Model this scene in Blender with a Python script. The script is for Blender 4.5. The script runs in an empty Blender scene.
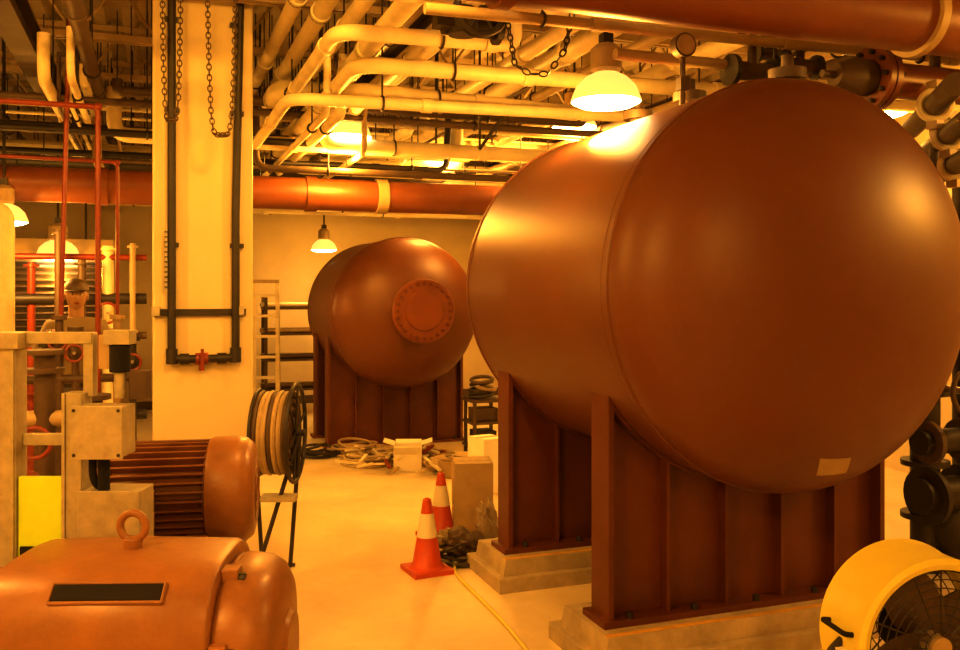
import bpy, bmesh, math, random
from mathutils import Vector, Matrix, Euler
random.seed(11)
rnd=random.random
def U(a,b): return a+(b-a)*rnd()
TH=math.radians(20); CT=math.cos(TH); ST=math.sin(TH); EYE=1.7
def S(px,py,d):
    """image pixel coordinates plus an assumed camera depth -> room coordinates"""
    l=(px-480)*d/900; z=EYE+(290-py)*d/900
    return Vector((l*CT+d*ST,-l*ST+d*CT,z))
scene=bpy.context.scene
scene.view_settings.view_transform='Standard'
scene.view_settings.exposure=.95
scene.view_settings.gamma=.86
ZC=4.1; ZH=ZC-.003
# ------------------------------------------------------------ materials
def mat(name,col,rough=.6,metal=0,var=.25,scale=6,bump=.0,bscale=40,col2=None,coat=0,coords='Object'):
    m=bpy.data.materials.new(name); m.use_nodes=True
    nt=m.node_tree; N=nt.nodes; L=nt.links
    p=N['Principled BSDF']
    p.inputs['Roughness'].default_value=rough; p.inputs['Metallic'].default_value=metal
    if coat: p.inputs['Coat Weight'].default_value=coat; p.inputs['Coat Roughness'].default_value=.25
    tc=N.new('ShaderNodeTexCoord'); nz=N.new('ShaderNodeTexNoise')
    nz.inputs['Scale'].default_value=scale; nz.inputs['Detail'].default_value=6; nz.inputs['Roughness'].default_value=.65
    L.new(tc.outputs[coords],nz.inputs['Vector'])
    cr=N.new('ShaderNodeValToRGB')
    c2=col2 or tuple(c*(1-var) for c in col)
    cr.color_ramp.elements[0].position=.32; cr.color_ramp.elements[0].color=(*c2,1)
    cr.color_ramp.elements[1].position=.68; cr.color_ramp.elements[1].color=(*col,1)
    L.new(nz.outputs['Fac'],cr.inputs['Fac']); L.new(cr.outputs['Color'],p.inputs['Base Color'])
    if bump:
        n2=N.new('ShaderNodeTexNoise'); n2.inputs['Scale'].default_value=bscale; n2.inputs['Detail'].default_value=4
        L.new(tc.outputs[coords],n2.inputs['Vector'])
        b=N.new('ShaderNodeBump'); b.inputs['Strength'].default_value=bump; b.inputs['Distance'].default_value=.01
        L.new(n2.outputs['Fac'],b.inputs['Height']); L.new(b.outputs['Normal'],p.inputs['Normal'])
    return m
def emis(name,col,st):
    m=bpy.data.materials.new(name); m.use_nodes=True
    p=m.node_tree.nodes['Principled BSDF']
    p.inputs['Base Color'].default_value=(*col,1); p.inputs['Emission Color'].default_value=(*col,1)
    p.inputs['Emission Strength'].default_value=st
    return m
M_tank=mat('tank_paint',(.140,.042,.008),.43,var=.16,scale=1.6,bump=.012,bscale=30)
M_sad=mat('saddle_paint',(.13,.031,.007),.5,var=.3,scale=3,bump=.05)
M_floor=mat('floor_concrete',(.80,.68,.42),.5,var=.3,scale=1.1,bump=.1,bscale=14,col2=(.56,.46,.27))
M_conc=mat('pedestal_concrete',(.50,.41,.26),.8,var=.35,scale=7,bump=.3)
M_wall=mat('wall_paint',(.62,.52,.32),.7,var=.15,scale=2)
M_ceil=mat('deck_paint',(.62,.52,.33),.7,var=.35,scale=2)
M_col=mat('column_paint',(.72,.61,.36),.5,var=.1,scale=2,bump=.05)
M_cream=mat('cream_insulation',(.84,.74,.48),.45,var=.25,scale=5)
M_tan=mat('tan_pipe',(.46,.34,.18),.5,var=.3,scale=6)
M_red=mat('red_pipe_paint',(.24,.035,.012),.4,var=.25,scale=8)
M_rpipe=mat('red_brown_pipe',(.20,.058,.014),.42,var=.25,scale=4)
M_dark=mat('dark_iron',(.03,.021,.016),.5,var=.4,scale=9)
M_brown=mat('brown_steel',(.10,.06,.03),.55,var=.35,scale=7)
M_galv=mat('galvanised_steel',(.50,.45,.32),.45,metal=.2,var=.3,scale=18)
M_motor=mat('motor_paint',(.33,.145,.04),.42,var=.3,scale=6,bump=.1,bscale=60,coat=.1)
M_motor2=mat('motor_paint_dark',(.24,.095,.028),.4,var=.25,scale=7,bump=.1)
M_black=mat('black_rubber_and_vent_shade',(.008,.006,.005),.9,var=.3)
M_yel=mat('yellow_paint',(.80,.70,.10),.35,var=.12,scale=4)
M_lime=mat('lime_label',(.66,.90,.02),.5,var=.1)
M_org=mat('cone_orange',(.55,.07,.012),.45,var=.12)
M_white=mat('white_reflective',(.76,.70,.56),.4,var=.06)
M_card=mat('cardboard',(.45,.33,.16),.8,var=.2,scale=8)
M_wbox=mat('white_carton',(.85,.80,.65),.7,var=.1)
M_rope=mat('rope_fibre',(.50,.38,.2),.8,var=.4,scale=20)
M_bag=mat('plastic_sheet',(.35,.27,.17),.3,var=.4,scale=10)
M_steel=mat('bare_steel',(.5,.45,.38),.35,metal=.8,var=.3,scale=12)
M_skin=mat('skin',(.34,.19,.10),.5,var=.1)
M_hair=mat('hair',(.03,.02,.015),.6)
M_lens=emis('lamp_lens',(1,.74,.32),16)
M_glass=emis('lamp_reflector_glow',(1,.52,.11),.8)
M_win=emis('window_pane',(1,.62,.2),1.2)
M_yline=mat('yellow_line_paint',(.75,.42,.04),.6,var=.3,scale=12)
# ------------------------------------------------------------ mesh builder
def frame(d):
    d=Vector(d).normalized()
    a=Vector((0,0,1)) if abs(d.z)<.9 else Vector((1,0,0))
    u=d.cross(a).normalized(); v=d.cross(u).normalized()
    return d,u,v
def fillet(pts,r,seg=6):
    pts=[Vector(p) for p in pts]; out=[pts[0]]
    for i in range(1,len(pts)-1):
        a,b,c=pts[i-1],pts[i],pts[i+1]
        la,lc=(a-b).length,(c-b).length; rr=min(r,la*.48,lc*.48)
        p0=b+(a-b).normalized()*rr; p1=b+(c-b).normalized()*rr
        for k in range(seg+1):
            t=k/seg; out.append(p0*(1-t)**2+b*2*t*(1-t)+p1*t*t)
    out.append(pts[-1]); return out
class B:
    def __init__(s,M=None): s.v=[];s.f=[];s.mi=[];s.sm=[];s.mats=[];s.M=M or Matrix()
    def add(s,vs,fs,m,smooth):
        if m not in s.mats: s.mats.append(m)
        k=s.mats.index(m); o=len(s.v)
        s.v+= [s.M@Vector(v) for v in vs]
        for f in fs: s.f.append([i+o for i in f]); s.mi.append(k); s.sm.append(smooth)
    def box(s,c,sz,m,rot=None,taper=1):
        R=Euler(rot).to_matrix() if isinstance(rot,tuple) else (rot or Matrix.Identity(3))
        c=Vector(c); vs=[]
        for z in(-.5,.5):
            t=taper if z>0 else 1
            for x,y in((-.5,-.5),(.5,-.5),(.5,.5),(-.5,.5)): vs.append(c+R@Vector((x*sz[0]*t,y*sz[1]*t,z*sz[2])))
        s.add(vs,[(3,2,1,0),(4,5,6,7),(0,1,5,4),(1,2,6,5),(2,3,7,6),(3,0,4,7)],m,False)
    def lathe(s,p,d,prof,m,n=40,smooth=True,sup=2):
        d,u,v=frame(d); p=Vector(p); vs=[];fs=[]
        for t,r in prof:
            for k in range(n):
                a=2*math.pi*k/n; ca,sa=math.cos(a),math.sin(a)
                q=1/((abs(ca)**sup+abs(sa)**sup)**(1/sup)) if sup!=2 else 1
                vs.append(p+d*t+(u*ca+v*sa)*r*q)
        for i in range(len(prof)-1):
            for k in range(n):
                k2=(k+1)%n; fs.append((i*n+k,i*n+k2,(i+1)*n+k2,(i+1)*n+k))
        if prof[0][1]>1e-4: 
            s.add(vs,fs,m,smooth); s.add(vs[:n],[tuple(range(n))],m,False); 
            if prof[-1][1]>1e-4: s.add(vs[-n:],[tuple(range(n))],m,False)
        else:
            s.add(vs,fs,m,smooth)
            if prof[-1][1]>1e-4: s.add(vs[-n:],[tuple(range(n))],m,False)
    def shell(s,p,d,prof,m,n=40):
        d,u,v=frame(d); p=Vector(p); vs=[];fs=[]
        for t,r in prof:
            for k in range(n):
                a=2*math.pi*k/n; vs.append(p+d*t+(u*math.cos(a)+v*math.sin(a))*r)
        for i in range(len(prof)-1):
            for k in range(n):
                k2=(k+1)%n; fs.append((i*n+k,i*n+k2,(i+1)*n+k2,(i+1)*n+k))
        s.add(vs,fs,m,True)
    def cyl(s,a,b,r,m,r2=None,n=20,smooth=True):
        a=Vector(a);b=Vector(b); s.lathe(a,b-a,[(0,r),((b-a).length,r if r2 is None else r2)],m,n,smooth)
    def tube(s,pts,r,m,n=10,closed=False,fil=0):
        if fil: pts=fillet(pts,fil)
        pts=[Vector(p) for p in pts]
        pts=[p for i,p in enumerate(pts) if i==0 or (p-pts[i-1]).length>1e-5]
        N=len(pts); vs=[];fs=[]; u=None
        for i in range(N):
            if closed: t=pts[(i+1)%N]-pts[i-1]
            else: t=pts[min(i+1,N-1)]-pts[max(i-1,0)]
            t.normalize()
            if u is None: _,u,_w=frame(t)
            u=(u-t*u.dot(t)).normalized(); w=t.cross(u)
            for k in range(n):
                a=2*math.pi*k/n; vs.append(pts[i]+(u*math.cos(a)+w*math.sin(a))*r)
        R=N if closed else N-1
        for i in range(R):
            j=(i+1)%N
            for k in range(n):
                k2=(k+1)%n; fs.append((i*n+k,i*n+k2,j*n+k2,j*n+k))
        if not closed: fs.append(tuple(range(n))); fs.append(tuple(range((N-1)*n,N*n)))
        s.add(vs,fs,m,True)
    def torus(s,c,ax,R,r,m,n=32,k=8,sx=1):
        d,u,v=frame(ax); c=Vector(c)
        s.tube([c+(u*math.cos(2*math.pi*i/n)*sx+v*math.sin(2*math.pi*i/n))*R for i in range(n)],r,m,k,True)
    def sphere(s,c,r,m,n=20,k=12,fn=None):
        if not hasattr(r,'__len__'): r=(r,r,r)
        c=Vector(c); vs=[];fs=[]
        for i in range(k+1):
            ph=math.pi*i/k
            for j in range(n):
                a=2*math.pi*j/n; q=Vector((math.sin(ph)*math.cos(a),math.sin(ph)*math.sin(a),math.cos(ph)))
                e=Vector((q.x*r[0],q.y*r[1],q.z*r[2]))
                if fn: e=fn(q,e)
                vs.append(c+e)
        for i in range(k):
            for j in range(n): fs.append((i*n+j,i*n+(j+1)%n,(i+1)*n+(j+1)%n,(i+1)*n+j))
        s.add(vs,fs,m,True)
    def done(s,name,bevel=0,parent=None):
        lo=Vector([min(v[i] for v in s.v) for i in range(3)]); hi=Vector([max(v[i] for v in s.v) for i in range(3)])
        o=Vector(((lo.x+hi.x)/2,(lo.y+hi.y)/2,lo.z))
        me=bpy.data.meshes.new(name); me.from_pydata([v-o for v in s.v],[],s.f)
        for m in s.mats: me.materials.append(m)
        me.polygons.foreach_set('material_index',s.mi); me.polygons.foreach_set('use_smooth',s.sm)
        bm=bmesh.new(); bm.from_mesh(me); bmesh.ops.remove_doubles(bm,verts=bm.verts,dist=1e-5)
        bmesh.ops.recalc_face_normals(bm,faces=bm.faces)
        for e in bm.edges:
            if len(e.link_faces)==2 and e.link_faces[0].normal.angle(e.link_faces[1].normal,0)>.7: e.smooth=False
        bm.to_mesh(me); bm.free(); me.update()
        ob=bpy.data.objects.new(name,me); scene.collection.objects.link(ob); ob.location=o
        if bevel:
            b=ob.modifiers.new('bevel','BEVEL'); b.width=bevel; b.segments=2; b.limit_method='ANGLE'; b.angle_limit=.7
        if parent: ob.parent=parent
        return ob
def empty(name,loc=(0,0,0)):
    e=bpy.data.objects.new(name,None); scene.collection.objects.link(e); e.location=loc; return e
def LF(origin,yaw=0):
    return Matrix.Translation(origin)@Matrix.Rotation(-TH+yaw,4,'Z')
# ------------------------------------------------------------ room shell
X0,X1,Y0,Y1=-3.6,6.6,-3.2,13.6
b=B(); b.box(((X0+X1)/2,(Y0+Y1)/2,-.05),(X1-X0,Y1-Y0,.1),M_floor); b.done('floor')
b=B(); b.box(((X0+X1)/2,Y1+.06,2.05),(X1-X0,.12,4.1),M_wall); b.done('wall_back')
b=B(); b.box(((X0+X1)/2,Y0-.06,2.05),(X1-X0,.12,4.1),M_wall); b.done('wall_front')
b=B(); b.box((X0-.06,(Y0+Y1)/2,2.05),(.12,Y1-Y0+.24,4.1),M_wall); b.done('wall_left')
b=B(); b.box((X1+.06,(Y0+Y1)/2,2.05),(.12,Y1-Y0+.24,4.1),M_wall); b.done('wall_right')
b=B(); vs=[];fs=[]; x=X0; prof=[]
while x<X1:
    prof+=[(x,ZC),(x+.09,ZC),(x+.12,ZC+.06),(x+.21,ZC+.06)]; x+=.24
prof.append((X1,ZC))
for y in(Y0,Y1):
    for p in prof: vs.append((p[0],y,p[1]))
n=len(prof)
for i in range(n-1): fs.append((i,i+1,n+i+1,n+i))
b.add(vs,fs,M_ceil,False); b.box(((X0+X1)/2,(Y0+Y1)/2,ZC+.12),(X1-X0,Y1-Y0,.08),M_ceil); b.done('ceiling')
b=B(); b.box(((X0+X1)/2,Y1-.01,.06),(X1-X0,.02,.12),M_brown); b.done('baseboard_back')
y=.75
while y<Y1-.3:
    b=B(); m=M_tan
    for z in(3.64,ZH-.028):
        b.box(((X0+X1)/2,y-.03,z),(X1-X0-.02,.035,.05),m); b.box(((X0+X1)/2,y+.03,z),(X1-X0-.02,.035,.05),m)
    x=X0+.05; up=True
    while x<X1-.35:
        b.cyl((x,y,3.64 if up else ZH-.03),(x+.3,y,ZH-.03 if up else 3.64),.012,m,n=6); up=not up; x+=.3
    b.done('steel_joist'); y+=1.35
for x in(-.85,1.80,4.9):
    b=B(); b.box((x,5.2,3.60),(.16,16.6,.018),M_brown); b.box((x,5.2,3.48),(.014,16.6,.22),M_brown); b.box((x,5.2,3.37),(.16,16.6,.018),M_brown); b.done('steel_beam')
b=B(); b.box((.325,6.675,2.05),(.65,.65,4.098),M_col); b.done('column',bevel=.015)
# ------------------------------------------------------------ horizontal tanks
def tank(XC,ZCN,R,ya,yb,dep,sads,ped,plate=.05,halfw=.84,horn=-.46,manway=False):
    b=B(); prof=[]
    K=28
    for i in range(K+1):
        a=math.pi/2*i/K; prof.append((ya-dep*math.cos(a),R*math.sin(a)))
    for i in range(1,9): prof.append((ya+(yb-ya)*i/9,R))
    for i in range(K+1):
        a=math.pi/2*i/K; prof.append((yb+dep*math.sin(a),R*math.cos(a)))
    b.lathe((XC,0,ZCN),(0,1,0),prof,M_tank,n=112)
    for y in(ya,yb): 
        b.torus((XC,y,ZCN),(0,1,0),R-.001,.008,M_tank,n=112,k=8)
    b.torus((XC,ya+.06,ZCN),(0,1,0),R-.003,.005,M_tank,n=112,k=6)
    for ys in sads:
        n=40; half=halfw
        zb=ped+.03; top=[]
        for i in range(n+1):
            x=-half+2*half*i/n; top.append((x,-math.sqrt(max(0,R*R-x*x))+.004))
        for yy,flip in((ys-.012,0),(ys+.012,1)):
            vs=[];fs=[]
            for x,z in top: vs+=[(XC+x,yy,zb),(XC+x,yy,ZCN+z)]
            for i in range(n): fs.append((2*i,2*i+2,2*i+3,2*i+1))
            b.add(vs,fs,M_sad,False)
        vs=[];fs=[]
        a0=math.asin(half/R)
        for i in range(n+1):
            a=-a0+2*a0*i/n
            for rr in(R+.001,R+.014):
                for yy in(ys-plate*1.6,ys+plate*1.6): vs.append((XC+rr*math.sin(a),yy,ZCN-rr*math.cos(a)))
        for i in range(n):
            o=4*i; fs+=[(o,o+1,o+5,o+4),(o+2,o+6,o+7,o+3),(o,o+4,o+6,o+2),(o+1,o+3,o+7,o+5)]
        fs+=[(0,1,3,2),(4*n,4*n+2,4*n+3,4*n+1)]
        b.add(vs,fs,M_sad,False)
        zt=ZCN+horn+.02
        for sx in(-1,1):
            b.box((XC+sx*(half+.012),ys,(zb+zt)/2+.02),(.028,.17,zt-zb+.04),M_sad)
        for fx in(-.62,-.2,.22,.64):
            x=fx*half; zz=ZCN-math.sqrt(R*R-x*x)
            b.box((XC+x,ys,(zb+zz)/2),(.018,.15,zz-zb),M_sad)
        b.box((XC,ys,ped+.015),(2*half+.12,.22,.03),M_sad)
        for fx in(-.9,-.45,0,.45,.9): b.cyl((XC+fx*half,ys-.09,ped+.03),(XC+fx*half,ys-.09,ped+.06),.016,M_dark,n=6)
    if manway:
        yc=ya-dep; mx,mz=XC+.03,ZCN+.03
        b.lathe((mx,yc+.1,mz),(0,-1,0),[(0,.22),(.24,.22),(.24,.315),(.275,.315)],M_tank,n=64)
        b.lathe((mx,yc-.18,mz),(0,-1,0),[(0,.325),(.045,.325),(.055,.315),(.055,.0)],M_rpipe,n=64)
        b.lathe((mx,yc-.235,mz),(0,-1,0),[(0,.20),(.012,.195),(.012,.0)],M_rpipe,n=48)
        for i in range(24):
            a=2*math.pi*i/24; b.cyl((mx+.28*math.cos(a),yc-.23,mz+.28*math.sin(a)),(mx+.28*math.cos(a),yc-.26,mz+.28*math.sin(a)),.017,M_sad,n=6)
    return b
b=tank(2.74,1.72,.94,3.38,5.15,.47,(3.72,4.94),.17,halfw=.77,horn=-.53)
def ellhit(px,py):
    o=Vector((0,0,EYE)); d=(S(px,py,1)-o); c=Vector((2.74,3.38,1.72)); q=Vector((.94,.47,.94))
    a=sum((d[i]/q[i])**2 for i in range(3)); bb=sum(2*d[i]*(o[i]-c[i])/q[i]**2 for i in range(3)); cc=sum(((o[i]-c[i])/q[i])**2 for i in range(3))-1
    t=(-bb-math.sqrt(bb*bb-4*a*cc))/(2*a); return o+d*t
p00,p10,p01=ellhit(820,458),ellhit(851,457),ellhit(816,475)
vs=[];fs=[];c=Vector((2.74,3.38,1.72)); q=Vector((.94,.47,.94))
for j in range(4):
    for i in range(6):
        p=p00+(p10-p00)*i/5+(p01-p00)*j/3-c; k=math.sqrt(sum((p[a]/q[a])**2 for a in range(3))); vs.append(c+p/k*1.003)
for j in range(3):
    for i in range(5): fs.append((j*6+i,j*6+i+1,j*6+i+7,j*6+i+6))
b.add(vs,fs,M_card,True)
for x,y in((2.74,4.2),(2.74,4.75),(2.9,3.6)):
    b.lathe((x,y,2.62),(0,0,1),[(0,.05),(.1,.05),(.1,.09),(.125,.09),(.125,.09),(.15,.09),(.15,.03),(.22,.03)],M_brown,n=20)
g=Vector((2.47,3.85,2.60))
b.cyl(g,g+Vector((0,0,.25)),.014,M_brown,n=8); b.box(g+Vector((0,0,.12)),(.05,.05,.06),M_brown)
b.cyl(g+Vector((0,.02,.31)),g+Vector((0,-.03,.31)),.06,M_brown,n=24); b.cyl(g+Vector((0,-.03,.31)),g+Vector((0,-.035,.31)),.05,M_tan,n=24)
b.done('pressure_tank')
b=tank(2.53,1.46,.80,9.3,10.7,.40,(9.7,10.45),.0,manway=True,halfw=.74,horn=-.32)
b.done('pressure_tank')
for y in(3.74,4.96):
    b=B(); b.box((2.78,y,.04),(1.92,.56,.08),M_conc); b.box((2.78,y,.125),(1.84,.46,.09),M_conc,taper=.98)
    b.box((2.78,y-.2,.1715),(1.80,.03,.003),M_yline)
    b.done('concrete_pedestal',bevel=.012)
# ------------------------------------------------------------ high bay lamps
def lamp(p,r=.21,watt=90,dz=.16):
    p=Vector(p); b=B(); h=r*.85
    b.shell(p,(0,0,1),[(0,r*1.03),(.012,r*1.04),(.03,r),(h*.55,r*.88),(h*.85,r*.62),(h,r*.36)],M_glass,32)
    b.shell(p,(0,0,-1),[(0,r*1.03),(r*.12,r*.8),(r*.18,r*.4),(r*.19,.001)],M_lens,32)
    b.lathe(p+Vector((0,0,h)),(0,0,1),[(0,r*.36),(.02,r*.46),(r*.7,r*.46),(r*.85,r*.3),(r*.9,.03),(r*1.0,.03)],M_tan,24)
    z=p.z+h+r*.9
    b.cyl((p.x,p.y,z),(p.x,p.y,ZH),.012,M_dark,n=8)
    b.box((p.x,p.y,z+.02),(.06,.06,.06),M_dark)
    ob=b.done('high_bay_lamp')
    L=bpy.data.lights.new('lamp_bulb','POINT'); L.energy=watt; L.color=(1,.455,.055); L.shadow_soft_size=.15
    lo=bpy.data.objects.new('lamp_bulb',L); scene.collection.objects.link(lo)
    lo.parent=ob; lo.location=Vector((p.x,p.y,p.z-r*.19-dz))-ob.location
    return ob
def lampS(px,py,d,**k): return lamp(S(px,py,d),**k)
lampS(606,102,4.95,r=.185,watt=130,dz=.11)
lampS(447,186,11.5,watt=100); lampS(443,156,10,r=.17,watt=70)
lampS(324,250,12.4,r=.17,watt=28)
lampS(58,257,9.6,r=.21,watt=70); lampS(86,274,10,r=.16,watt=40); lampS(4,222,7.2,r=.17,watt=60)
for p,w in(((-1.6,1.2,3.2),140),((1.0,-1.2,3.3),95),((5.2,2.2,3.0),90),((.9,3.4,3.62),160),((5.4,5.6,3.1),60),((3.9,8.0,3.3),130),((-2.2,4.4,3.3),120),((1.55,7.6,3.0),120)):  # lamps added as fill light, some set by highlights on the tank
    lamp(p,watt=w)
# ------------------------------------------------------------ overhead pipework
def pipeobj(pts,r,m,name='overhead_pipe',fil=.15,n=14,coup=0,hang=True):
    b=B(); b.tube(pts,r,m,n=n,fil=fil)
    for i in range(len(pts)-1):
        a=Vector(pts[i]);c=Vector(pts[i+1]); L=(c-a).length
        if abs((c-a).z)<.2*L:
            if coup:
                k=coup
                while k<L-.1:
                    q=a+(c-a)*k/L; dd=(c-a).normalized()
                    b.cyl(q-dd*.035,q+dd*.035,r*1.2,m,n=n); k+=coup*1.3
            if hang:
                k=.6
                while k<L:
                    q=a+(c-a)*k/L
                    b.cyl((q.x,q.y,q.z+r),(q.x,q.y,ZH),.006,M_dark,n=6)
                    b.torus(q,c-a,r+.006,.008,M_dark,n=16,k=5); k+=2.4
    return b.done(name)
XL,XR=X0+.01,X1-.01
b=B(); b.cyl((XL,8.2,2.57),(XR,8.2,2.57),.145,M_rpipe,n=40)
for x in(-2.2,-.4,1.35,2.0,3.6): b.cyl((x-.05,8.2,2.57),(x+.05,8.2,2.57),.160,M_tan if x==2.0 else M_rpipe,n=40)
for x in(-2.0,.9,3.9): b.cyl((x,8.2,2.7),(x,8.2,ZH),.01,M_dark,n=6)
b.done('water_main_pipe')
b=B(); b.cyl((.2,3.3,2.99),(XR,3.3,2.99),.16,M_rpipe,n=40)
for x,w,r,m in((3.40,.022,.185,M_tan),(1.3,.03,.18,M_rpipe)): b.cyl((x-w,3.3,2.99),(x+w,3.3,2.99),r,m,n=40)
b.lathe((.2,3.3,2.99),(-1,0,0),[(0,.16),(.06,.14),(.1,.08),(.11,0)],M_rpipe,32)
for x in(.8,2.6,4.6): b.cyl((x,3.3,3.1),(x,3.3,ZH),.012,M_dark,n=6)
b.done('water_main_pipe')
b=B(); p0=S(868,78,4.75); dr=Vector((1,0.0,0))
b.cyl(p0,p0+dr*2.0,.095,M_rpipe,n=28)
b.cyl(p0-dr*.0,p0+dr*.035,.165,M_rpipe,n=36); b.cyl(p0+dr*.045,p0+dr*.08,.165,M_rpipe,n=36)
for i in range(10):
    a=2*math.pi*i/10; o=Vector((0,math.cos(a),math.sin(a)))*.135; b.cyl(p0+o-dr*.03,p0+o+dr*.11,.013,M_dark,n=6)
b.lathe(p0,(-1,0,0),[(0,.09),(.1,.1),(.22,.06),(.22,.02),(.3,.02)],M_brown,20)
b.cyl(p0+dr*1.0,(p0.x+1.0,p0.y,ZH),.01,M_dark,n=6)
b.done('flanged_valve_pipe')
b=B()
for (px,py,d,r) in((935,105,4.7,.075),(948,135,4.75,.07),(955,165,4.8,.07)):
    p=S(px,py,d); b.torus(p,(.6,.8,0),r,.02,M_cream,n=28); b.cyl(p-Vector((.3,.4,0)),p+Vector((.45,.6,0)),r*.75,M_brown,n=20)
    b.box(p+Vector((0,0,r+.03)),(.05,.07,.04),M_tan); b.box(p-Vector((0,0,r+.03)),(.05,.07,.04),M_tan)
p=S(950,140,4.9); b.cyl((p.x,p.y+.1,p.z-.25),(p.x,p.y+.1,ZH),.03,M_brown,n=12)
b.done('grooved_pipe_manifold')
for x,z,r,m in((.84,3.5,.05,M_cream),(.98,3.42,.055,M_cream),(1.13,3.34,.05,M_cream),(1.27,3.22,.06,M_cream),(1.42,3.30,.035,M_tan),(1.56,3.18,.045,M_cream)):
    pipeobj([(x,2.6,z),(x,Y1-.02,z)],r,m,coup=1.3)
for x,z,r,m in((2.3,3.25,.05,M_cream),(2.62,3.3,.07,M_cream),(3.0,3.3,.04,M_tan),(3.5,3.3,.06,M_cream),(4.0,3.2,.05,M_tan),(4.4,3.3,.07,M_brown),(-.4,3.25,.05,M_brown),(-1.3,3.25,.06,M_brown),(-1.8,3.2,.04,M_tan)):
    pipeobj([(x,3.9,z),(x,Y1-.02,z)],r,m,coup=1.6)
pipeobj([(1.27,9,3.05),(1.27,6.0,3.05),(3.05,6.0,3.0),(3.05,6.0,3.6)],.055,M_cream,coup=.9)
pipeobj([(.8,11,2.9),(.8,5.7,2.9),(4.9,5.7,2.97)],.04,M_cream,coup=.9)
pipeobj([(.95,12,3.12),(.95,4.9,3.12),(2.0,4.9,3.14),(2.0,4.9,3.3)],.045,M_cream,coup=.9)
pipeobj([(1.15,12,3.05),(1.15,5.3,3.05),(5.6,5.3,3.1)],.05,M_cream,coup=1.1)
pipeobj([(1.0,4.4,3.2),(5.9,4.4,3.2)],.045,M_cream,coup=1.1)
pipeobj([(1.2,4.05,3.02),(5.9,4.05,3.08)],.028,M_tan,coup=.9)
pipeobj([(1.6,3.8,3.22),(1.6,6.9,3.22),(.9,6.9,3.22),(.9,12,3.22)],.075,M_cream)
for i in range(38):
    y=random.choice([U(7.2,8.0),U(8.5,13.3),U(8.5,13.3)]); z=U(2.7,3.28); r=random.choice([.015,.02,.03,.04,.06]); m=random.choice([M_cream,M_brown,M_tan,M_dark,M_cream,M_cream])
    a=U(-3.4,2.0); c=U(2.4,6.4)
    pipeobj([(a,y,3.3),(a,y,z),(c,y,z),(c,y,3.3)],r,m,name='overhead_conduit' if r<.025 else 'overhead_pipe',fil=.12,n=10,coup=1.4)
for i in range(22):
    x=random.choice([U(-3.2,-1.0),U(1.0,1.65),U(2.1,4.8),U(-.7,-.2)]); z=U(2.8,3.25); y0=U(5.9,8.5)
    pipeobj([(x,y0,3.35),(x,y0,z),(x,Y1-.02,z)],random.choice([.015,.025,.04]),random.choice([M_cream,M_brown,M_cream,M_tan]),name='overhead_conduit',n=10,coup=1.5)
b=B(); b.box((3.9,11.6,3.0),(3.6,.6,.45),M_brown)
for x in(2.4,3.4,4.4,5.4): b.box((x,11.6,3.0),(.03,.64,.49),M_brown); b.cyl((x,11.35,3.2),(x,11.35,ZH),.008,M_dark,n=6)
b.done('air_duct')
b=B()
for sy in(-.15,.15): b.box((2.6,10.2+sy,2.85),(6.6,.015,.08),M_dark)
for i in range(33): b.box((-.6+i*.2,10.2,2.82),(.03,.3,.012),M_dark)
for k in range(7): b.cyl((-.65,10.09+k*.035,2.84),(5.85,10.09+k*.035,2.84),.014,M_black,n=8)
for x in(-.4,1.6,3.6,5.6): b.cyl((x,10.05,2.85),(x,10.05,ZH),.007,M_dark,n=6); b.cyl((x,10.35,2.85),(x,10.35,ZH),.007,M_dark,n=6)
b.done('cable_tray')
for (a,c) in(((-2.6,4.3,3.0),(-1.1,4.5,ZH-.02)),((-2.2,5.4,ZH-.02),(-1.1,5.5,2.9)),((-1.9,7.8,2.8),(-1.05,7.9,ZH-.02)),((2.4,6.6,2.8),(3.4,6.9,ZH-.02))):
    b=B(); b.cyl(a,c,.014,M_dark,n=8)
    q=a if a[2]<c[2] else c; b.cyl(q,(q[0],q[1],ZH),.01,M_dark,n=8); b.done('sway_brace')
def redpipe(pts,r=.016): 
    b=B(); b.tube(pts,r,M_red,n=10,fil=.04)
    for p in pts[1:-1]: b.sphere(p,r*1.6,M_red,10,8)
    b.done('sprinkler_pipe')
p=S(62,340,6.2); redpipe([(p.x+.06,p.y,ZH),(p.x-.02,p.y,1.0),(p.x-.1,p.y,.9),(p.x-.1,p.y,.0)],.016)
p=S(98,305,6.0); redpipe([(XL,p.y,2.92),(p.x,p.y,2.92),(p.x,p.y,1.2),(p.x,p.y,.0)],.018)
p=S(117,320,6.4); redpipe([(XL,p.y+.1,2.66),(p.x,p.y+.1,2.62),(p.x,p.y+.1,.0)],.013)
def chain(pts,name='hoist_chain',link=.045,m=M_brown,extra=None):
    b=B(); P=[Vector(p) for p in pts]; i=0; flip=0
    for a,c in zip(P[:-1],P[1:]):
        L=(c-a).length; n=max(1,int(L/(link*.72))); d=(c-a).normalized(); _,u,v=frame(d)
        for k in range(n):
            q=a+(c-a)*(k+.5)/n; w,w2=(u,v) if flip%2 else (v,u); flip+=1
            pts2=[q+d*math.cos(t)*link*.5+w*math.sin(t)*link*.3 for t in [2*math.pi*j/10 for j in range(10)]]
            b.tube(pts2,link*.1,m,5,True)
    if extra: extra(b)
    return b.done(name)
def ucurve(pa,pb,zb,n=14):
    out=[]
    for i in range(n+1):
        t=i/n; p=pa.lerp(pb,t); s=1-(2*t-1)**6
        z=pa.z+(zb-pa.z)*s; out.append(Vector((p.x,p.y,z)))
    return out
a=S(162,-30,5.6);c=S(181,-30,5.6); chain(ucurve(a,c,S(0,120,5.6).z)+[Vector((c.x,c.y,ZH))])
a=S(207,-30,5.6);c=S(236,-30,5.6); chain(ucurve(a,c,S(0,135,5.6).z)+[Vector((c.x,c.y,ZH))])
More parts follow.
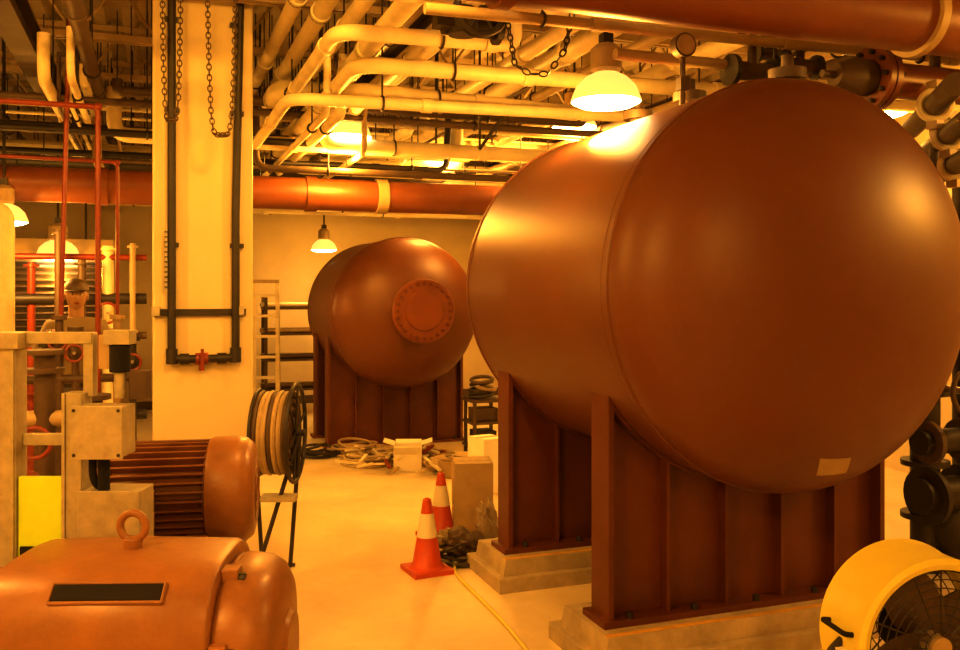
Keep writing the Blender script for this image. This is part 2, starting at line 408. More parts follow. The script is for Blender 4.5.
wc=S(482,8,4.6)
def wheel(b):
    b.torus(wc,(0,1,.0),.13,.018,M_dark); b.torus(wc+Vector((0,.05,0)),(0,1,0),.13,.012,M_dark)
    for i in range(6):
        t=math.pi*i/3; b.cyl(wc,wc+Vector((math.cos(t),0,math.sin(t)))*.13,.01,M_dark,n=6)
    b.cyl(wc-Vector((0,.06,0)),wc+Vector((0,.4,0)),.03,M_dark,n=12); b.cyl(wc+Vector((0,.3,-.06)),wc+Vector((0,.3,.1)),.08,M_dark,n=16)
    b.cyl(wc+Vector((-.1,.35,0)),wc+Vector((.25,.35,0)),.05,M_dark,n=16); b.cyl(wc+Vector((.2,.35,0)),wc+Vector((.23,.35,0)),.08,M_dark,n=16); b.cyl(wc+Vector((0,.35,0)),(wc.x,wc.y+.35,ZH),.012,M_dark,n=8)
    b.box(wc+Vector((-.1,.3,.02)),(.12,.1,.1),M_dark)
chain([wc+Vector((.13,0,0)),S(515,65,4.6),S(530,74,4.6),S(548,74,4.6),S(565,50,4.6),S(575,0,4.6),Vector((S(575,0,4.6).x,S(575,0,4.6).y,ZH))],'chain_wheel_valve',m=M_dark,extra=wheel)
b=B()
for px,py,d,s in((752,72,4.9,1),(800,66,5.0,.8),(770,55,5.2,.7)):
    p=S(px,py,d); b.cyl(p-Vector((.12*s,0,0)),p+Vector((.12*s,0,0)),.05*s,M_brown,n=16)
    for sx in(-1,1): b.cyl(p+Vector((sx*.12*s,0,0)),p+Vector((sx*.15*s,0,0)),.085*s,M_dark,n=20)
    b.cyl(p,p+Vector((0,0,.2*s)),.025,M_brown,n=10); b.torus(p+Vector((0,0,.2*s)),(0,0,1),.08*s,.01,M_dark,n=20)
p=S(775,70,5.0); b.cyl((p.x-1.0,p.y,p.z),(p.x+1.6,p.y,p.z),.03,M_tan,n=14); b.cyl((p.x,p.y,p.z),(p.x,p.y,ZH),.012,M_dark,n=6)
b.done('valve_manifold')
# ------------------------------------------------------------ column fittings
b=B(); yf=6.35-.05
b.tube([(.12,yf,ZH-.01),(.12,yf,1.24),(.53,yf,1.24),(.53,yf,2.2),(.57,yf,ZH-.01)],.027,M_dark,n=12,fil=.06)
for x,z in((.12,1.26),(.53,1.26)): b.cyl((x,yf,z-.05),(x,yf,z+.05),.037,M_dark,n=12)
for x in(.2,.44): b.cyl((x-.03,yf,1.24),(x+.03,yf,1.24),.037,M_dark,n=12)
b.cyl((.27,yf,1.24),(.35,yf,1.24),.04,M_red,n=16); b.cyl((.31,yf,1.24),(.31,yf-.06,1.24),.02,M_red,n=10); b.box((.31,yf-.07,1.24),(.02,.015,.14),M_red); b.cyl((.31,yf,1.24),(.31,yf,1.16),.018,M_red,n=10)
b.box((.3,6.333,1.55),(.6,.03,.045),M_dark); b.box((.02,6.315,1.56),(.05,.06,.06),M_galv); b.box((.56,6.315,1.56),(.05,.06,.06),M_galv)
for z in(2.0,2.9,3.5):
    for x in(.12,.54): b.box((x,6.328,z),(.09,.04,.03),M_dark)
b.cyl((.085,yf-.01,1.7),(.085,yf-.01,2.1),.01,M_galv,n=8)
for k in range(12): b.box((.085,yf-.015,1.72+k*.033),(.022,.022,.008),M_dark)
b.done('column_drain_pipe')
# ------------------------------------------------------------ front electric motor
o=S(133,0,2.82)
b=B(LF(Vector((o.x,o.y,0)),yaw=math.radians(2)))
zc=.565
b.lathe((-.34,0,zc),(1,0,0),[(-.16,0),(-.16,.1),(-.12,.16),(-.10,.20),(-.03,.27),(0,.312),(.03,.322),(.30,.33),(.62,.322),(.645,.312),(.65,.296)],M_motor,n=64,sup=3.4)
b.lathe((.31,0,zc),(1,0,0),[(0,.285),(.03,.292),(.10,.285),(.14,.262),(.165,.22),(.17,.12),(.19,.11),(.19,0)],M_motor,n=64,sup=2.6)
b.torus((.33,0,zc),(1,0,0),.288,.01,M_motor,n=64)
ang=math.radians(44)
ny,nz=-math.sin(ang),math.cos(ang); sp=3.4
rad=.33/((abs(ny)**sp+abs(nz)**sp)**(1/sp))
R=Matrix.Rotation(ang,3,'X')
ctr=Vector((.02,ny*(rad-.003),zc+nz*(rad-.003)))
b.box(ctr,(.31,.052,.02),M_black,rot=R)  # black plate paints the shade of the vent opening; no real recess
for dy in(-.03,.03): b.box(ctr+R@Vector((0,dy,-.002)),(.32,.009,.026),M_motor,rot=R)
for dx in(-.158,.158): b.box(ctr+R@Vector((dx,0,-.002)),(.008,.066,.026),M_motor,rot=R)
b.cyl((0,0,zc+.31),(0,0,zc+.36),.03,M_motor,n=16); b.torus((0,0,zc+.395),(0.15,1,0),.042,.013,M_motor)
for x,yv,zv in((.335,-.27,.1),(.335,-.27,-.12),(-.36,-.27,.1),(.335,-.12,.27),(-.36,-.12,.27)):
    b.box((x,yv,zc+zv),(.05,.06,.06),M_motor); b.cyl((x-.045,yv-.01,zc+zv),(x+.045,yv-.01,zc+zv),.017,M_dark,n=6)
for i in range(5): b.box((0,-.325,zc-.22+i*.03),(.5,.02,.008),M_motor)
b.cyl((-.5,0,zc),(-.9,0,zc),.035,M_steel,n=16); b.cyl((-.62,0,zc),(-.72,0,zc),.1,M_dark,n=24)
for x in(-.25,.22):
    for yv in(-.24,.24): b.box((x,yv,.25),(.12,.12,.14),M_motor)
b.box((-.1,0,.14),(1.2,.75,.1),M_brown); b.box((-.1,0,.045),(1.4,.95,.09),M_conc)
b.done('electric_motor',bevel=.006)
# ------------------------------------------------------------ second motor with fins
o=S(168,0,3.75)
b=B(LF(Vector((o.x,o.y,0)),yaw=math.radians(10))); zc=.86; x0=-.22
b.lathe((x0,0,zc),(1,0,0),[(-.08,0),(-.08,.07),(-.05,.12),(-.01,.19),(0,.2),(.02,.2),(.02,.17),(.38,.17),(.38,.2),(.40,.2)],M_motor2,n=48)
for i in range(36):
    a=2*math.pi*i/36
    b.box((x0+.2,math.cos(a)*.187,zc+math.sin(a)*.187),(.37,.008,.05),M_motor2,rot=Matrix.Rotation(a-math.pi/2,3,'X'))
b.lathe((x0+.39,0,zc),(1,0,0),[(0,.215),(.02,.222),(.11,.222),(.15,.215),(.18,.19),(.19,.15),(.19,0)],M_motor,n=56)
for r in(.05,.09,.13): b.torus((x0+.58,0,zc),(1,0,0),r,.004,M_motor2)
b.cyl((x0-.08,0,zc),(x0-.35,0,zc),.025,M_steel,n=14); b.lathe((x0-.3,0,zc),(-1,0,0),[(0,.1),(.1,.12),(.16,.16),(.3,.16),(.34,.1)],M_red,n=32)
b.box((x0+.1,-.27,zc-.05),(.2,.16,.2),M_galv); b.cyl((x0+.1,-.27,zc-.15),(x0+.1,-.27,zc-.35),.02,M_galv,n=12)
for sx in(-.0,.32):
    for sy in(-1,1): b.box((x0+sx+.04,sy*.14,zc-.2),(.08,.08,.12),M_motor2)
b.box((x0,0,.59),(.95,.5,.06),M_brown)
for sx in(-.42,.42):
    for sy in(-.2,.2): b.box((x0+sx,sy,.28),(.06,.06,.56),M_brown)
b.box((x0,0,.015),(1.0,.55,.03),M_brown); b.box((x0,.0,.3),(.8,.4,.5),M_motor2)
b.done('electric_motor',bevel=.004)
# ------------------------------------------------------------ strut frame with boxes
b=B(LF(Vector((S(50,0,3.15).x,S(50,0,3.15).y,0)),0))
def lx(px,d=3.15): return (px-50)*d/900
def lz(py,d=3.15): return EYE-(py-290)*d/900
def strut(b,x,y,z0,z1,w=.075):
    b.box((x,y,(z0+z1)/2),(w,w,z1-z0),M_galv)
    for s_ in(-1,1): b.box((x+s_*w*.38,y-w/2-.004,(z0+z1)/2),(w*.16,.008,z1-z0),M_galv)
strut(b,lx(10),0,0,lz(348),.08); b.box((lx(10),0,lz(340)),(.115,.12,.055),M_galv)
strut(b,lx(77),0,0,lz(392)); 
b.box((lx(52),.02,lz(338)),(lx(92)-lx(12),.05,.04),M_galv); b.box((lx(88),.02,lz(365)),(.035,.04,.22),M_galv)
b.box((lx(40),.02,lz(440)),(.3,.03,.04),M_galv)
b.box((lx(77),0,.01),(.16,.16,.02),M_galv); b.box((lx(10),0,.01),(.16,.16,.02),M_galv)
b.box((lx(112),-.06,lz(427)),(.165,.12,.17),M_galv); b.box((lx(112),-.125,lz(427)),(.175,.012,.18),M_galv)
for sx in(-.075,.075):
    for sz in(-.075,.075): b.cyl((lx(112)+sx,-.13,lz(427)+sz),(lx(112)+sx,-.137,lz(427)+sz),.006,M_dark,n=8)
b.cyl((lx(111),-.06,lz(452)),(lx(111),-.06,lz(490)),.02,M_black,n=12); b.tube([(lx(100),-.06,lz(452)),(lx(100),-.06,lz(480)),(lx(115),.05,lz(500)),(lx(130),.1,lz(505))],.014,M_black,n=8,fil=.05)
b.box((lx(96),0,lz(440)),(.06,.04,.05),M_galv)
b.box((lx(120),-.02,lz(515)),(.2,.14,.2),M_galv); b.box((lx(120),-.095,lz(515)),(.21,.012,.21),M_galv)
b.box((lx(120),-.02,lz(552)),(.1,.08,.1),M_galv)
b.cyl((lx(120),-.02,lz(552)),(lx(120),-.02,0),.02,M_galv,n=12)
b.box((lx(44),-.02,lz(515)),(.15,.02,.28),M_lime); b.box((lx(38),-.035,lz(548)),(.09,.01,.03),M_black)
b.cyl((lx(120),0,lz(398)),(lx(120),0,lz(345)),.02,M_galv,n=12); b.cyl((lx(120),0,lz(372)),(lx(120),0,lz(345)),.035,M_black,n=16); b.box((lx(120),0,lz(337)),(.09,.07,.05),M_galv)
b.box((lx(104),.02,lz(352)),(.04,.04,.12),M_tan); b.box((lx(138),.02,lz(385)),(.06,.05,.1),M_brown)
b.done('strut_frame_panel',bevel=.003)
b=B(LF(Vector((S(45,0,4.9).x,S(45,0,4.9).y,0)),.2))
for dx,h in((-.25,1.15),(.0,1.35),(.24,1.1)):
    b.cyl((dx,0,.1),(dx,0,h),.055,M_red if dx<0 else M_brown,n=18)
    for z in(.45,.62,h-.1,h): b.cyl((dx,0,z),(dx,0,z+.025),.1,M_red if z<.6 else M_brown,n=20)
    b.sphere((dx,0,.53),(.1,.1,.11),M_red); b.torus((dx,-.2,.9),(0,1,0),.08,.012,M_red,n=20); b.cyl((dx,0,.9),(dx,-.2,.9),.015,M_steel,n=8)
b.cyl((-.6,0,.3),(.5,0,.3),.08,M_brown,n=18); b.cyl((-.6,0,1.0),(.4,0,1.0),.045,M_tan,n=16)
b.box((0,0,.05),(1.1,.4,.1),M_conc)
b.done('booster_pump_set')
b=B(); ax_,ay_=-1.55,10.6
b.box((ax_,ay_+.5,1.15),(2.3,1.0,2.2),M_tan); b.box((ax_,ay_+.5,.025),(2.35,1.05,.05),M_conc)
for cx in(-.8,-.25,.35,.85):
    b.box((ax_+cx,ay_-.01,1.35),(.48,.03,1.3),M_dark)
    for i in range(18): b.box((ax_+cx,ay_-.035,.76+i*.07),(.44,.05,.018),M_brown,rot=(.6,0,0))
    b.box((ax_+cx,ay_-.01,.4),(.46,.03,.5),M_tan)
b.done('air_handling_unit',bevel=.006)
random.seed(21)
b=B()
for i in range(9):
    x=-1.9+i*.22+U(-.04,.04); y=8.75+U(-.1,.3); h=U(1.3,2.3); r=random.choice([.025,.035,.05]); m=random.choice([M_red,M_brown,M_tan,M_dark,M_cream])
    b.cyl((x,y,.0),(x,y,h),r,m,n=12); z=U(.5,1.2)
    for zz in(z,z+.16,h-.04): b.cyl((x,y,zz),(x,y,zz+.02),r*1.9,m,n=16)
    if i%2: b.torus((x,y-.15,z+.3),(0,1,0),.09,.012,random.choice([M_red,M_dark]),n=20); b.cyl((x,y,z+.3),(x,y-.15,z+.3),.014,M_steel,n=8)
for z in(.55,.9,1.28,1.62,2.0): b.cyl((-2.1,8.9,z),(-.05,8.9,z),U(.02,.05),random.choice([M_red,M_tan,M_brown,M_dark]),n=12)
b.done('header_pipe_stand')
b=B(); p=S(100,0,6.0); 
for dx,h,m in((-.16,1.42,M_brown),(-.34,1.32,M_dark),(.1,1.5,M_tan),(-.26,1.5,M_brown),(.2,1.35,M_dark)):
    b.cyl((p.x+dx,p.y+.15,0),(p.x+dx,p.y+.15,h),.026,m,n=12); b.cyl((p.x+dx,p.y+.15,h),(p.x+dx,p.y+.15,h+.03),.05,m,n=16)
    b.sphere((p.x+dx,p.y+.15,h-.14),(.05,.05,.065),m); b.torus((p.x+dx,p.y+.03,h-.14),(0,1,0),.055,.009,M_red,n=20); b.cyl((p.x+dx,p.y+.15,h-.14),(p.x+dx,p.y+.03,h-.14),.01,M_steel,n=8)
b.cyl((p.x-.5,p.y+.15,1.1),(p.x+.25,p.y+.15,1.1),.03,M_brown,n=12)
b.done('valve_tree')
b=B(); p=S(8,0,12.0); b.box((p.x-.9,Y1-.02,1.65),(1.2,.04,1.8),M_win)
for dx in(-.6,0,.6): b.box((p.x-.9+dx,Y1-.03,1.65),(.05,.06,1.9),M_cream)
for dz in(.75,1.65,2.55): b.box((p.x-.9,Y1-.03,dz),(1.2,.06,.05),M_cream)
b.done('window_1')
p=S(4,0,6.8); b=B(); b.cyl((p.x,p.y,0),(p.x,p.y,2.15),.075,M_cream,n=24); b.cyl((p.x,p.y,1.2),(p.x,p.y,1.25),.09,M_tan,n=24)
b.tube([(p.x,p.y,2.1),(p.x,p.y,2.3),(p.x-.9,p.y,2.3)],.075,M_cream,n=20,fil=.15); b.done('insulated_riser_pipe')
# ------------------------------------------------------------ hose reel
o=S(283,0,5.3); b=B(LF(Vector((o.x,o.y,0)),math.radians(0))); zc=.86
b.cyl((-.11,0,zc),(.06,0,zc),.09,M_brown,n=24)
for i in range(7):
    for R_ in(.14,.19,.235):
        b.torus((-.12+i*.028,0,zc+.0),(1,0,0),R_-.006*(i%2),.0145,M_tan if i%3 else M_brown,n=36,k=6)
for sx,R_,rr in((-.14,.25,.010),(.075,.285,.013)):
    b.torus((sx,0,zc),(1,0,0),R_,rr,M_dark,n=48)
    for k in range(6):
        a=math.pi*k/3+.3; b.cyl((sx,0,zc),(sx,math.cos(a)*R_,zc+math.sin(a)*R_),.008,M_dark,n=6)
b.cyl((.10,0,zc),(-.13,-.22,.01),.013,M_dark,n=8); b.cyl((-.17,0,zc),(-.20,-.22,.01),.013,M_dark,n=8)
b.cyl((-.17,0,zc),(-.17,.2,.01),.013,M_dark,n=8); b.cyl((.10,0,zc),(.0,.2,.01),.013,M_dark,n=8)
b.cyl((-.2,0,zc),(.13,0,zc),.02,M_dark,n=10); b.box((0,-.10,zc-.36),(.2,.1,.03),M_galv); b.cyl((-.18,-.10,zc-.36),(.0,-.10,zc-.36),.01,M_dark,n=8)
b.cyl((-.23,-.22,.02),(-.10,-.22,.02),.012,M_dark,n=8); b.cyl((-.19,.2,.02),(.03,.2,.02),.012,M_dark,n=8)
b.done('hose_reel')
# ------------------------------------------------------------ traffic cones
def cone(p,h=.46,yaw=.1):
    b=B(Matrix.Translation((p.x,p.y,0))@Matrix.Rotation(yaw,4,'Z')); r0,r1=.092,.022
    f=lambda t:r0+(r1-r0)*t
    b.box((0,0,.014),(.25,.25,.028),M_org)
    b.shell((0,0,.028),(0,0,1),[(0,.112),(.012,.098),(.02,f(.04)),(h*.42,f(.44))],M_org,36)
    b.shell((0,0,.028),(0,0,1),[(h*.42,f(.44)+.002),(h*.74,f(.77)+.002)],M_white,36)
    b.shell((0,0,.028),(0,0,1),[(h*.74,f(.77)),(h*.93,f(.97)),(h*.94,r1*.7),(h*.85,r1*.6)],M_org,36)
    b.done('traffic_cone')
cone(S(427,0,5.44),.44); cone(S(441,0,6.25),.43,.5)
# ------------------------------------------------------------ cartons and floor clutter
def carton(p,sx,sy,sz,m,yaw=0,flaps=False,name='cardboard_box'):
    b=B(Matrix.Translation((p.x,p.y,0))@Matrix.Rotation(yaw,4,'Z')); t=.008
    b.box((0,0,t),(sx,sy,t),m)
    for s_ in(-1,1):
        b.box((s_*(sx/2-t/2),0,sz/2),(t,sy,sz),m); b.box((0,s_*(sy/2-t/2),sz/2),(sx-2*t,t,sz),m)
        if flaps:
            b.box((s_*(sx/2+sx*.18),0,sz+.03),(sx*.42,sy*.96,t*.7),m,rot=(0,-s_*.3,0)); b.box((0,s_*(sy/2+.05),sz-.03),(sx*.96,.14,t*.7),m,rot=(-s_*-.7,0,0))
    if not flaps:
        b.box((0,0,sz-t/2),(sx-.002,sy-.002,t),m); b.box((0,0,sz+.001),(sx,.05,.002),M_rope)
    b.done(name)
carton(S(408,0,8.5),.26,.24,.24,M_wbox,-.3,True); carton(S(472,0,6.35),.27,.28,.5,M_card,-.25,False)
carton(S(487,0,7.6),.22,.26,.46,M_wbox,.2,False,'white_carton'); carton(S(350,0,11.4),.4,.3,.25,M_card,.2); carton(S(455,0,8.2),.22,.22,.15,M_card,.6,True)
def bag(p,r,m,name,seed=0):
    random.seed(seed); ph=[U(0,6) for _ in range(6)]
    def fn(q,e):
        k=1+.18*math.sin(5*q.x+ph[0])*math.sin(6*q.y+ph[1])+.1*math.sin(11*q.z+9*q.x+ph[2])+.08*math.sin(15*q.y+ph[3])
        e=e*k; 
        if e.z<-r[2]*.8: e.z=-r[2]*.8
        return e
    b=B(); b.sphere((p.x,p.y,r[2]*.8),r,m,32,20,fn); b.done(name)
bag(S(463,0,5.75),(.13,.12,.09),M_brown,'crumpled_tarp',1); bag(S(452,0,5.95),(.09,.1,.07),M_bag,'plastic_bag',2); bag(S(487,0,5.9),(.07,.08,.17),M_bag,'plastic_bag',3)
bag(S(483,0,8.0),(.16,.14,.1),M_dark,'crumpled_tarp',4)
def coil(p,R,turns,m,r=.011,seed=0,name='coiled_hose'):
    random.seed(seed); pts=[]
    n=turns*20
    for i in range(n):
        a=2*math.pi*i/20; rr=R*(1+.25*math.sin(i*.13+seed)+.1*math.sin(i*.37)); pts.append((p.x+rr*math.cos(a)+.06*math.sin(i*.05+seed),p.y+rr*math.sin(a),r+.0+.06*(i/n)*(1+math.sin(i*.21))))
    b=B(); b.tube(pts,r,m,n=7); b.done(name)
coil(S(372,0,8.9),.24,9,M_rope,.013,1); coil(S(352,0,9.4),.2,7,M_tan,.014,2); coil(S(438,0,8.7),.25,10,M_rope,.012,3); coil(S(466,0,8.4),.2,8,M_brown,.013,4); coil(S(318,0,9.2),.16,5,M_dark,.014,5); coil(S(456,0,5.6),.1,5,M_dark,.01,6)
random.seed(5)
b=B()
for i in range(60):
    p=S(U(340,480),0,U(8.2,9.2)); L=U(.1,.45); b.box((p.x,p.y,.02+U(0,.1)),(L,.03,.02),random.choice([M_card,M_tan,M_brown,M_cream,M_red,M_cream]),rot=(U(-.1,.1),U(-.25,.25),U(0,6)))
b.done('scrap_lumber_pile')
b=B(LF(Vector((S(483,0,9.2).x,S(483,0,9.2).y,0)),TH))
for x in(-.14,.14):
    for y in(-.14,.14): b.box((x,y,.3),(.03,.03,.6),M_brown)
for z in(.12,.36,.58): b.box((0,0,z),(.34,.34,.025),M_brown)
for k in range(5): b.torus((U(-.05,.05),U(-.05,.05),.63+k*.04),(U(-.2,.2),U(-.2,.2),1),.11,.018,random.choice([M_dark,M_brown,M_tan]),n=24)
b.box((0,0,.2),(.2,.25,.14),M_dark); b.box((0,0,.44),(.25,.2,.12),M_brown)
b.done('tool_cart')
b=B(); pts=[S(x,290+1530/d,d) for x,d in((462,5.7),(452,5.45),(466,5.15),(492,4.75),(512,4.45),(528,4.2),(545,3.95),(560,3.7))]
pts=[Vector((p.x,p.y,.011)) for p in pts]; sm=fillet(pts,.3,8); b.tube(sm,.009,M_yel,n=8); b.done('extension_cord')
b=B(LF(Vector((S(265,0,10.5).x,S(265,0,10.5).y,0)),TH*.7))
for x in(-.12,.14): b.box((x,0,.9),(.04,.06,1.8),M_cream,rot=(.06,0,0))
for i in range(7): b.box((0.01,.02-.014*i,.2+i*.24),(.26,.07,.03),M_cream)
for x in(-.13,.15): b.cyl((x,.06,1.75),(x*1.2,.55,.0),.016,M_cream,n=8)
b.box((.01,-.03,1.8),(.3,.14,.04),M_tan)
b.done('step_ladder')
b=B(LF(Vector((S(298,0,12.4).x,S(298,0,12.4).y,0)),TH))
for x in(-.45,.45):
    for y in(-.15,.2): b.box((x,y,.8),(.04,.04,1.6),M_brown)
for z in(.35,.75,1.1,1.45):
    b.box((0,.02,z),(.95,.42,.03),M_brown)
    for k in range(4): b.cyl((-.5,-.12+.08*k,z+.05),(.52,-.12+.08*k,z+.05),.03,random.choice([M_cream,M_tan,M_brown,M_wbox]),n=12)
b.done('pipe_rack')
b=B(); p=S(420,0,12.6); 
b.box((p.x,p.y,.9),(.5,.3,1.8),M_cream); b.box((p.x,p.y-.16,.9),(.44,.02,1.7),M_galv); b.box((p.x+.16,p.y-.18,.95),(.03,.03,.14),M_dark); b.done('electrical_cabinet',bevel=.01)
# ------------------------------------------------------------ drum fan
c=S(918,0,3.06); R_=.285
yaw=math.radians(9)
Mf=LF(Vector((c.x,c.y,0)),yaw)
b=B(Mf); zc=.53; ax=(0,1,0); D=.12
b.shell((0,0,zc),ax,[(-D,R_-.03),(-D-.008,R_-.01),(-D,R_+.008),(-D+.02,R_+.004),(-.04,R_),(.07,R_),(D-.02,R_+.004),(D,R_+.008),(D+.008,R_-.01),(D,R_-.03),(D-.02,R_-.012),(-D+.02,R_-.012),(-D,R_-.03)],M_yel,72)
for sy in(-1,1):
    for i in range(1,10): b.torus((0,sy*(D-.005),zc),ax,R_*(.1+.1*i-.02),.0022,M_dark,n=56,k=5)
    for i in range(16):
        a=2*math.pi*i/16; b.cyl((math.cos(a)*.05,sy*(D-.002),zc+math.sin(a)*.05),(math.cos(a)*(R_-.015),sy*(D-.002),zc+math.sin(a)*(R_-.015)),.003,M_dark,n=5)
    b.cyl((0,sy*(D-.01),zc),(0,sy*(D+.006),zc),.035,M_card if sy<0 else M_dark,n=24)
b.cyl((0,-.02,zc),(0,.10,zc),.085,M_black,n=24); b.cyl((0,-.07,zc),(0,-.02,zc),.04,M_steel,n=20)
b.box((0,.08,zc),(.05,.02,R_*1.94),M_black)
for k in range(4):
    a=2*math.pi*k/4+.4; vs=[];fs=[]
    for i in range(7):
        r=.04+.21*i/6; w=.07+.09*math.sin(math.pi*min(1,i/6*.75+.12)); 
        for j in range(5):
            t=(j/4-.5)*2; aa=a+t*w/r*.55; vs.append((math.cos(aa)*r,-.05+t*.035,zc+math.sin(aa)*r))
    for i in range(6):
        for j in range(4): fs.append((i*5+j,i*5+j+1,(i+1)*5+j+1,(i+1)*5+j))
    b.add(vs,fs,M_brown,True)
t=3.0
pa=Vector((math.cos(t)*R_,-.07,zc+math.sin(t)*R_)); pb=Vector((math.cos(t)*R_,.07,zc+math.sin(t)*R_)); o=Vector((math.cos(t),0,math.sin(t)))*.03
b.tube([pa,pa+o,pb+o,pb],.009,M_black,n=8,fil=.02)
b.box((math.cos(3.3)*(R_+.01),-.02,zc+math.sin(3.3)*R_),(.04,.07,.05),M_wbox)
for sx in(-1,1):
    b.tube([(sx*R_*.98,0,zc),(sx*(R_+.05),0,zc-.05),(sx*(R_+.03),-.18,.05),(sx*(R_+.03),.2,.05)],.014,M_dark,n=8,fil=.05)
    b.cyl((sx*(R_+.05),.2,.07),(sx*(R_+.085),.2,.07),.07,M_black,n=24); b.sphere((sx*(R_+.03),-.18,.025),.025,M_black)
b.cyl((-R_-.05,.2,.07),(R_+.05,.2,.07),.012,M_dark,n=8); b.cyl((-R_-.03,-.18,.05),(R_+.03,-.18,.05),.012,M_dark,n=8)
b.done('drum_fan')
# ------------------------------------------------------------ dark pump group right of the tank
b=B(); p=S(945,0,5.2); x,y=p.x,p.y
b.cyl((x-.15,y,0.1),(x-.15,y,1.35),.08,M_dark,n=20); b.cyl((x+.2,y,.1),(x+.2,y,2.6),.1,M_dark,n=20)
b.cyl((x-.3,y-.1,.55),(x+1.2,y-.1,.55),.1,M_dark,n=22); b.cyl((x-.3,y-.1,.85),(x+1.2,y-.1,.85),.07,M_dark,n=22)
for xx in(x-.25,x,x+.35): b.cyl((xx,y-.1,.55),(xx+.03,y-.1,.55),.16,M_dark,n=24); b.cyl((xx,y-.1,.85),(xx+.03,y-.1,.85),.12,M_brown,n=24)
for z in(.4,.7,1.1,1.35): b.cyl((x-.15,y,z),(x-.15,y,z+.03),.13,M_dark,n=24)
b.torus((x-.15,y-.3,1.15),(0,1,0),.12,.014,M_brown); b.cyl((x-.15,y,1.15),(x-.15,y-.3,1.15),.02,M_steel,n=10)
b.sphere((x+.05,y-.05,.35),(.22,.2,.2),M_dark); b.box((x+.3,y,.05),(1.4,.6,.1),M_conc)
b.done('pump_piping_group')
# ------------------------------------------------------------ worker
def skinobj(name,verts,edges,rad,m,root=0,parent=None,lv=2,M=Matrix()):
    me=bpy.data.meshes.new(name); me.from_pydata([M@Vector(v) for v in verts],edges,[])
    ob=bpy.data.objects.new(name,me); scene.collection.objects.link(ob); me.materials.append(m)
    sk=ob.modifiers.new('skin','SKIN'); sk.use_smooth_shade=True
    for i,r in enumerate(rad):
        sv=me.skin_vertices[0].data[i]; sv.radius=r if isinstance(r,tuple) else (r,r); sv.use_root=(i==root)
    s=ob.modifiers.new('sub','SUBSURF'); s.levels=lv; s.render_levels=lv
    if parent: ob.parent=parent
    return ob
def clothes():
    m=bpy.data.materials.new('work_clothes'); m.use_nodes=True; N=m.node_tree.nodes; L=m.node_tree.links; p=N['Principled BSDF']; p.inputs['Roughness'].default_value=.85
    tc=N.new('ShaderNodeTexCoord'); sp=N.new('ShaderNodeSeparateXYZ'); L.new(tc.outputs['Object'],sp.inputs[0])
    cr=N.new('ShaderNodeValToRGB'); cr.color_ramp.interpolation='CONSTANT'; e=cr.color_ramp.elements
    e[0].position=0; e[0].color=(.03,.025,.02,1); e[1].position=.06; e[1].color=(.09,.08,.08,1)
    k=e.new(.53); k.color=(.03,.02,.015,1); k=e.new(.545); k.color=(.20,.15,.075,1)
    mp=N.new('ShaderNodeMath'); mp.operation='MULTIPLY'; mp.inputs[1].default_value=.55; L.new(sp.outputs['Z'],mp.inputs[0]); L.new(mp.outputs[0],cr.inputs['Fac']); L.new(cr.outputs['Color'],p.inputs['Base Color'])
    return m
wp=S(76,0,6.9)
W=empty('worker',(wp.x,wp.y,0)); W.rotation_euler=(0,0,math.pi-TH+.45)
V=[(0,0,.96),(0,0,1.12),(0,.01,1.3),(0,0,1.42),(0,.01,1.5),
   (-.17,0,1.41),(-.25,.08,1.17),(-.14,.33,1.24),
   (.17,0,1.41),(.27,.1,1.2),(.2,.34,1.36),
   (-.1,0,.86),(-.12,.03,.48),(-.12,-.02,.11),(-.13,.14,.05),
   (.1,0,.86),(.12,.03,.48),(.12,-.02,.11),(.13,.14,.05)]
E=[(0,1),(1,2),(2,3),(3,4),(3,5),(5,6),(6,7),(3,8),(8,9),(9,10),(0,11),(11,12),(12,13),(13,14),(0,15),(15,16),(16,17),(17,18)]
Rr=[(.16,.12),(.15,.115),(.175,.125),(.13,.1),(.062,.062),(.08,.08),(.056,.056),(.04,.04),(.08,.08),(.056,.056),(.04,.04),(.105,.105),(.075,.075),(.05,.05),(.045,.04),(.105,.105),(.075,.075),(.05,.05),(.045,.04)]
skinobj('body',V,E,Rr,clothes(),0,W)
def hand(wr,dirv,up,side,name):
    d=Vector(dirv).normalized(); u=Vector(up).normalized(); s=d.cross(u).normalized()*side; w=Vector(wr)
    V=[w-d*.03,w+d*.03,w+d*.075]; E=[(0,1),(1,2)]; R=[(.026,.026),(.034,.02),(.036,.018)]
    for k,(off,L) in enumerate(((-.03,.065),(-.01,.078),(.01,.072),(.03,.055))):
        b0=len(V); q=w+d*.085+s*off
        V+=[q,q+d*L*.42-u*.006,q+d*L*.72-u*.025,q+d*L*.82-u*.045]; E+=[(2,b0),(b0,b0+1),(b0+1,b0+2),(b0+2,b0+3)]; R+=[(.011,.011),(.0095,.0095),(.0085,.0085),(.0075,.0075)]
    b0=len(V); q=w+d*.03-s*.03; V+=[q,q+d*.03-s*.03-u*.01,q+d*.06-s*.035-u*.02]; E+=[(1,b0),(b0,b0+1),(b0+1,b0+2)]; R+=[(.013,.013),(.011,.011),(.009,.009)]
    skinobj(name,V,E,R,M_skin,0,W,2)
hand((-.13,.35,1.245),(.25,1,.2),(0,0,1),1,'hand_left'); hand((.19,.36,1.375),(-.2,1,.4),(0,0,1),-1,'hand_right')
hb=B(); hc=Vector((0,.03,1.655))
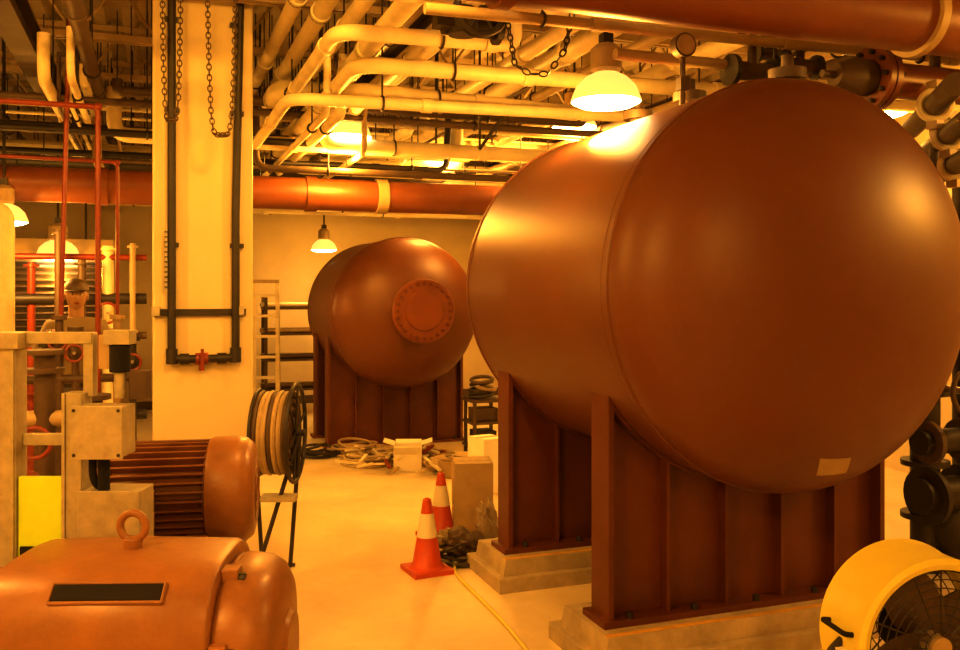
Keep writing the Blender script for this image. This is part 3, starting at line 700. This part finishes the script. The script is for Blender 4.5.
def hf(q,e):
    if q.z<0: e.x*=1+.28*q.z; e.y*=1+.12*q.z
    if q.y>.5 and abs(q.x)<.22 and -.35<q.z<.15: e.y+=.022*(1-abs(q.x)/.22)*(1-abs(q.z+.1)/.28 if abs(q.z+.1)<.28 else 0)
    if q.y>.5 and .1<q.z<.3: e.y+=.004
    return e
hb.sphere(hc,(.078,.098,.118),M_skin,48,36,hf); hb.cyl((0,.005,1.47),(0,.015,1.6),.055,M_skin,n=20)
for sx in(-1,1):
    hb.sphere(hc+Vector((sx*.03,.088,.012)),(.012,.008,.008),M_white,12,8); hb.sphere(hc+Vector((sx*.03,.0945,.012)),(.006,.004,.006),M_black,10,6)
    hb.sphere(hc+Vector((sx*.03,.092,.032)),(.018,.007,.004),M_hair,12,6); hb.sphere(hc+Vector((sx*.079,.0,-.005)),(.01,.02,.03),M_skin,12,8)
hb.sphere(hc+Vector((0,.09,-.055)),(.024,.008,.006),M_red,14,8)
hb.sphere(hc+Vector((0,-.02,.02)),(.083,.09,.108),M_hair,28,18,lambda q,e: e if q.z>-.35 else Vector((e.x*.8,e.y*.8,-.35*.108)))
capf=lambda q,e: e if q.z>0 else Vector((e.x,e.y,0))
hb.sphere(hc+Vector((0,-.002,.045)),(.092,.108,.09),M_brown,32,18,capf)
vs=[];fs=[]
for i in range(13):
    a=math.pi*(.12+.76*i/12); 
    for r,z in((1,0.048),(1.6,.036)): vs.append(hc+Vector((.088*math.cos(a)*(1 if r==1 else 1.02),.1*math.sin(a)+(0 if r==1 else .075*math.sin(a)),z)))
for i in range(12): fs.append((2*i,2*i+1,2*i+3,2*i+2))
hb.add(vs,fs,M_brown,True)
ho=hb.done('head'); ho.parent=W
# ------------------------------------------------------------ world & camera
w=bpy.data.worlds.new('W'); scene.world=w; w.use_nodes=True; w.node_tree.nodes['Background'].inputs[0].default_value=(.2,.1,.03,1); w.node_tree.nodes['Background'].inputs[1].default_value=.2
cam=bpy.data.cameras.new('camera'); co=bpy.data.objects.new('camera',cam); scene.collection.objects.link(co)
co.location=(0,0,EYE); co.rotation_euler=(math.pi/2,0,-TH); cam.lens=33.75; cam.sensor_width=36; cam.shift_y=-35/960
cam.clip_start=.05; scene.camera=co
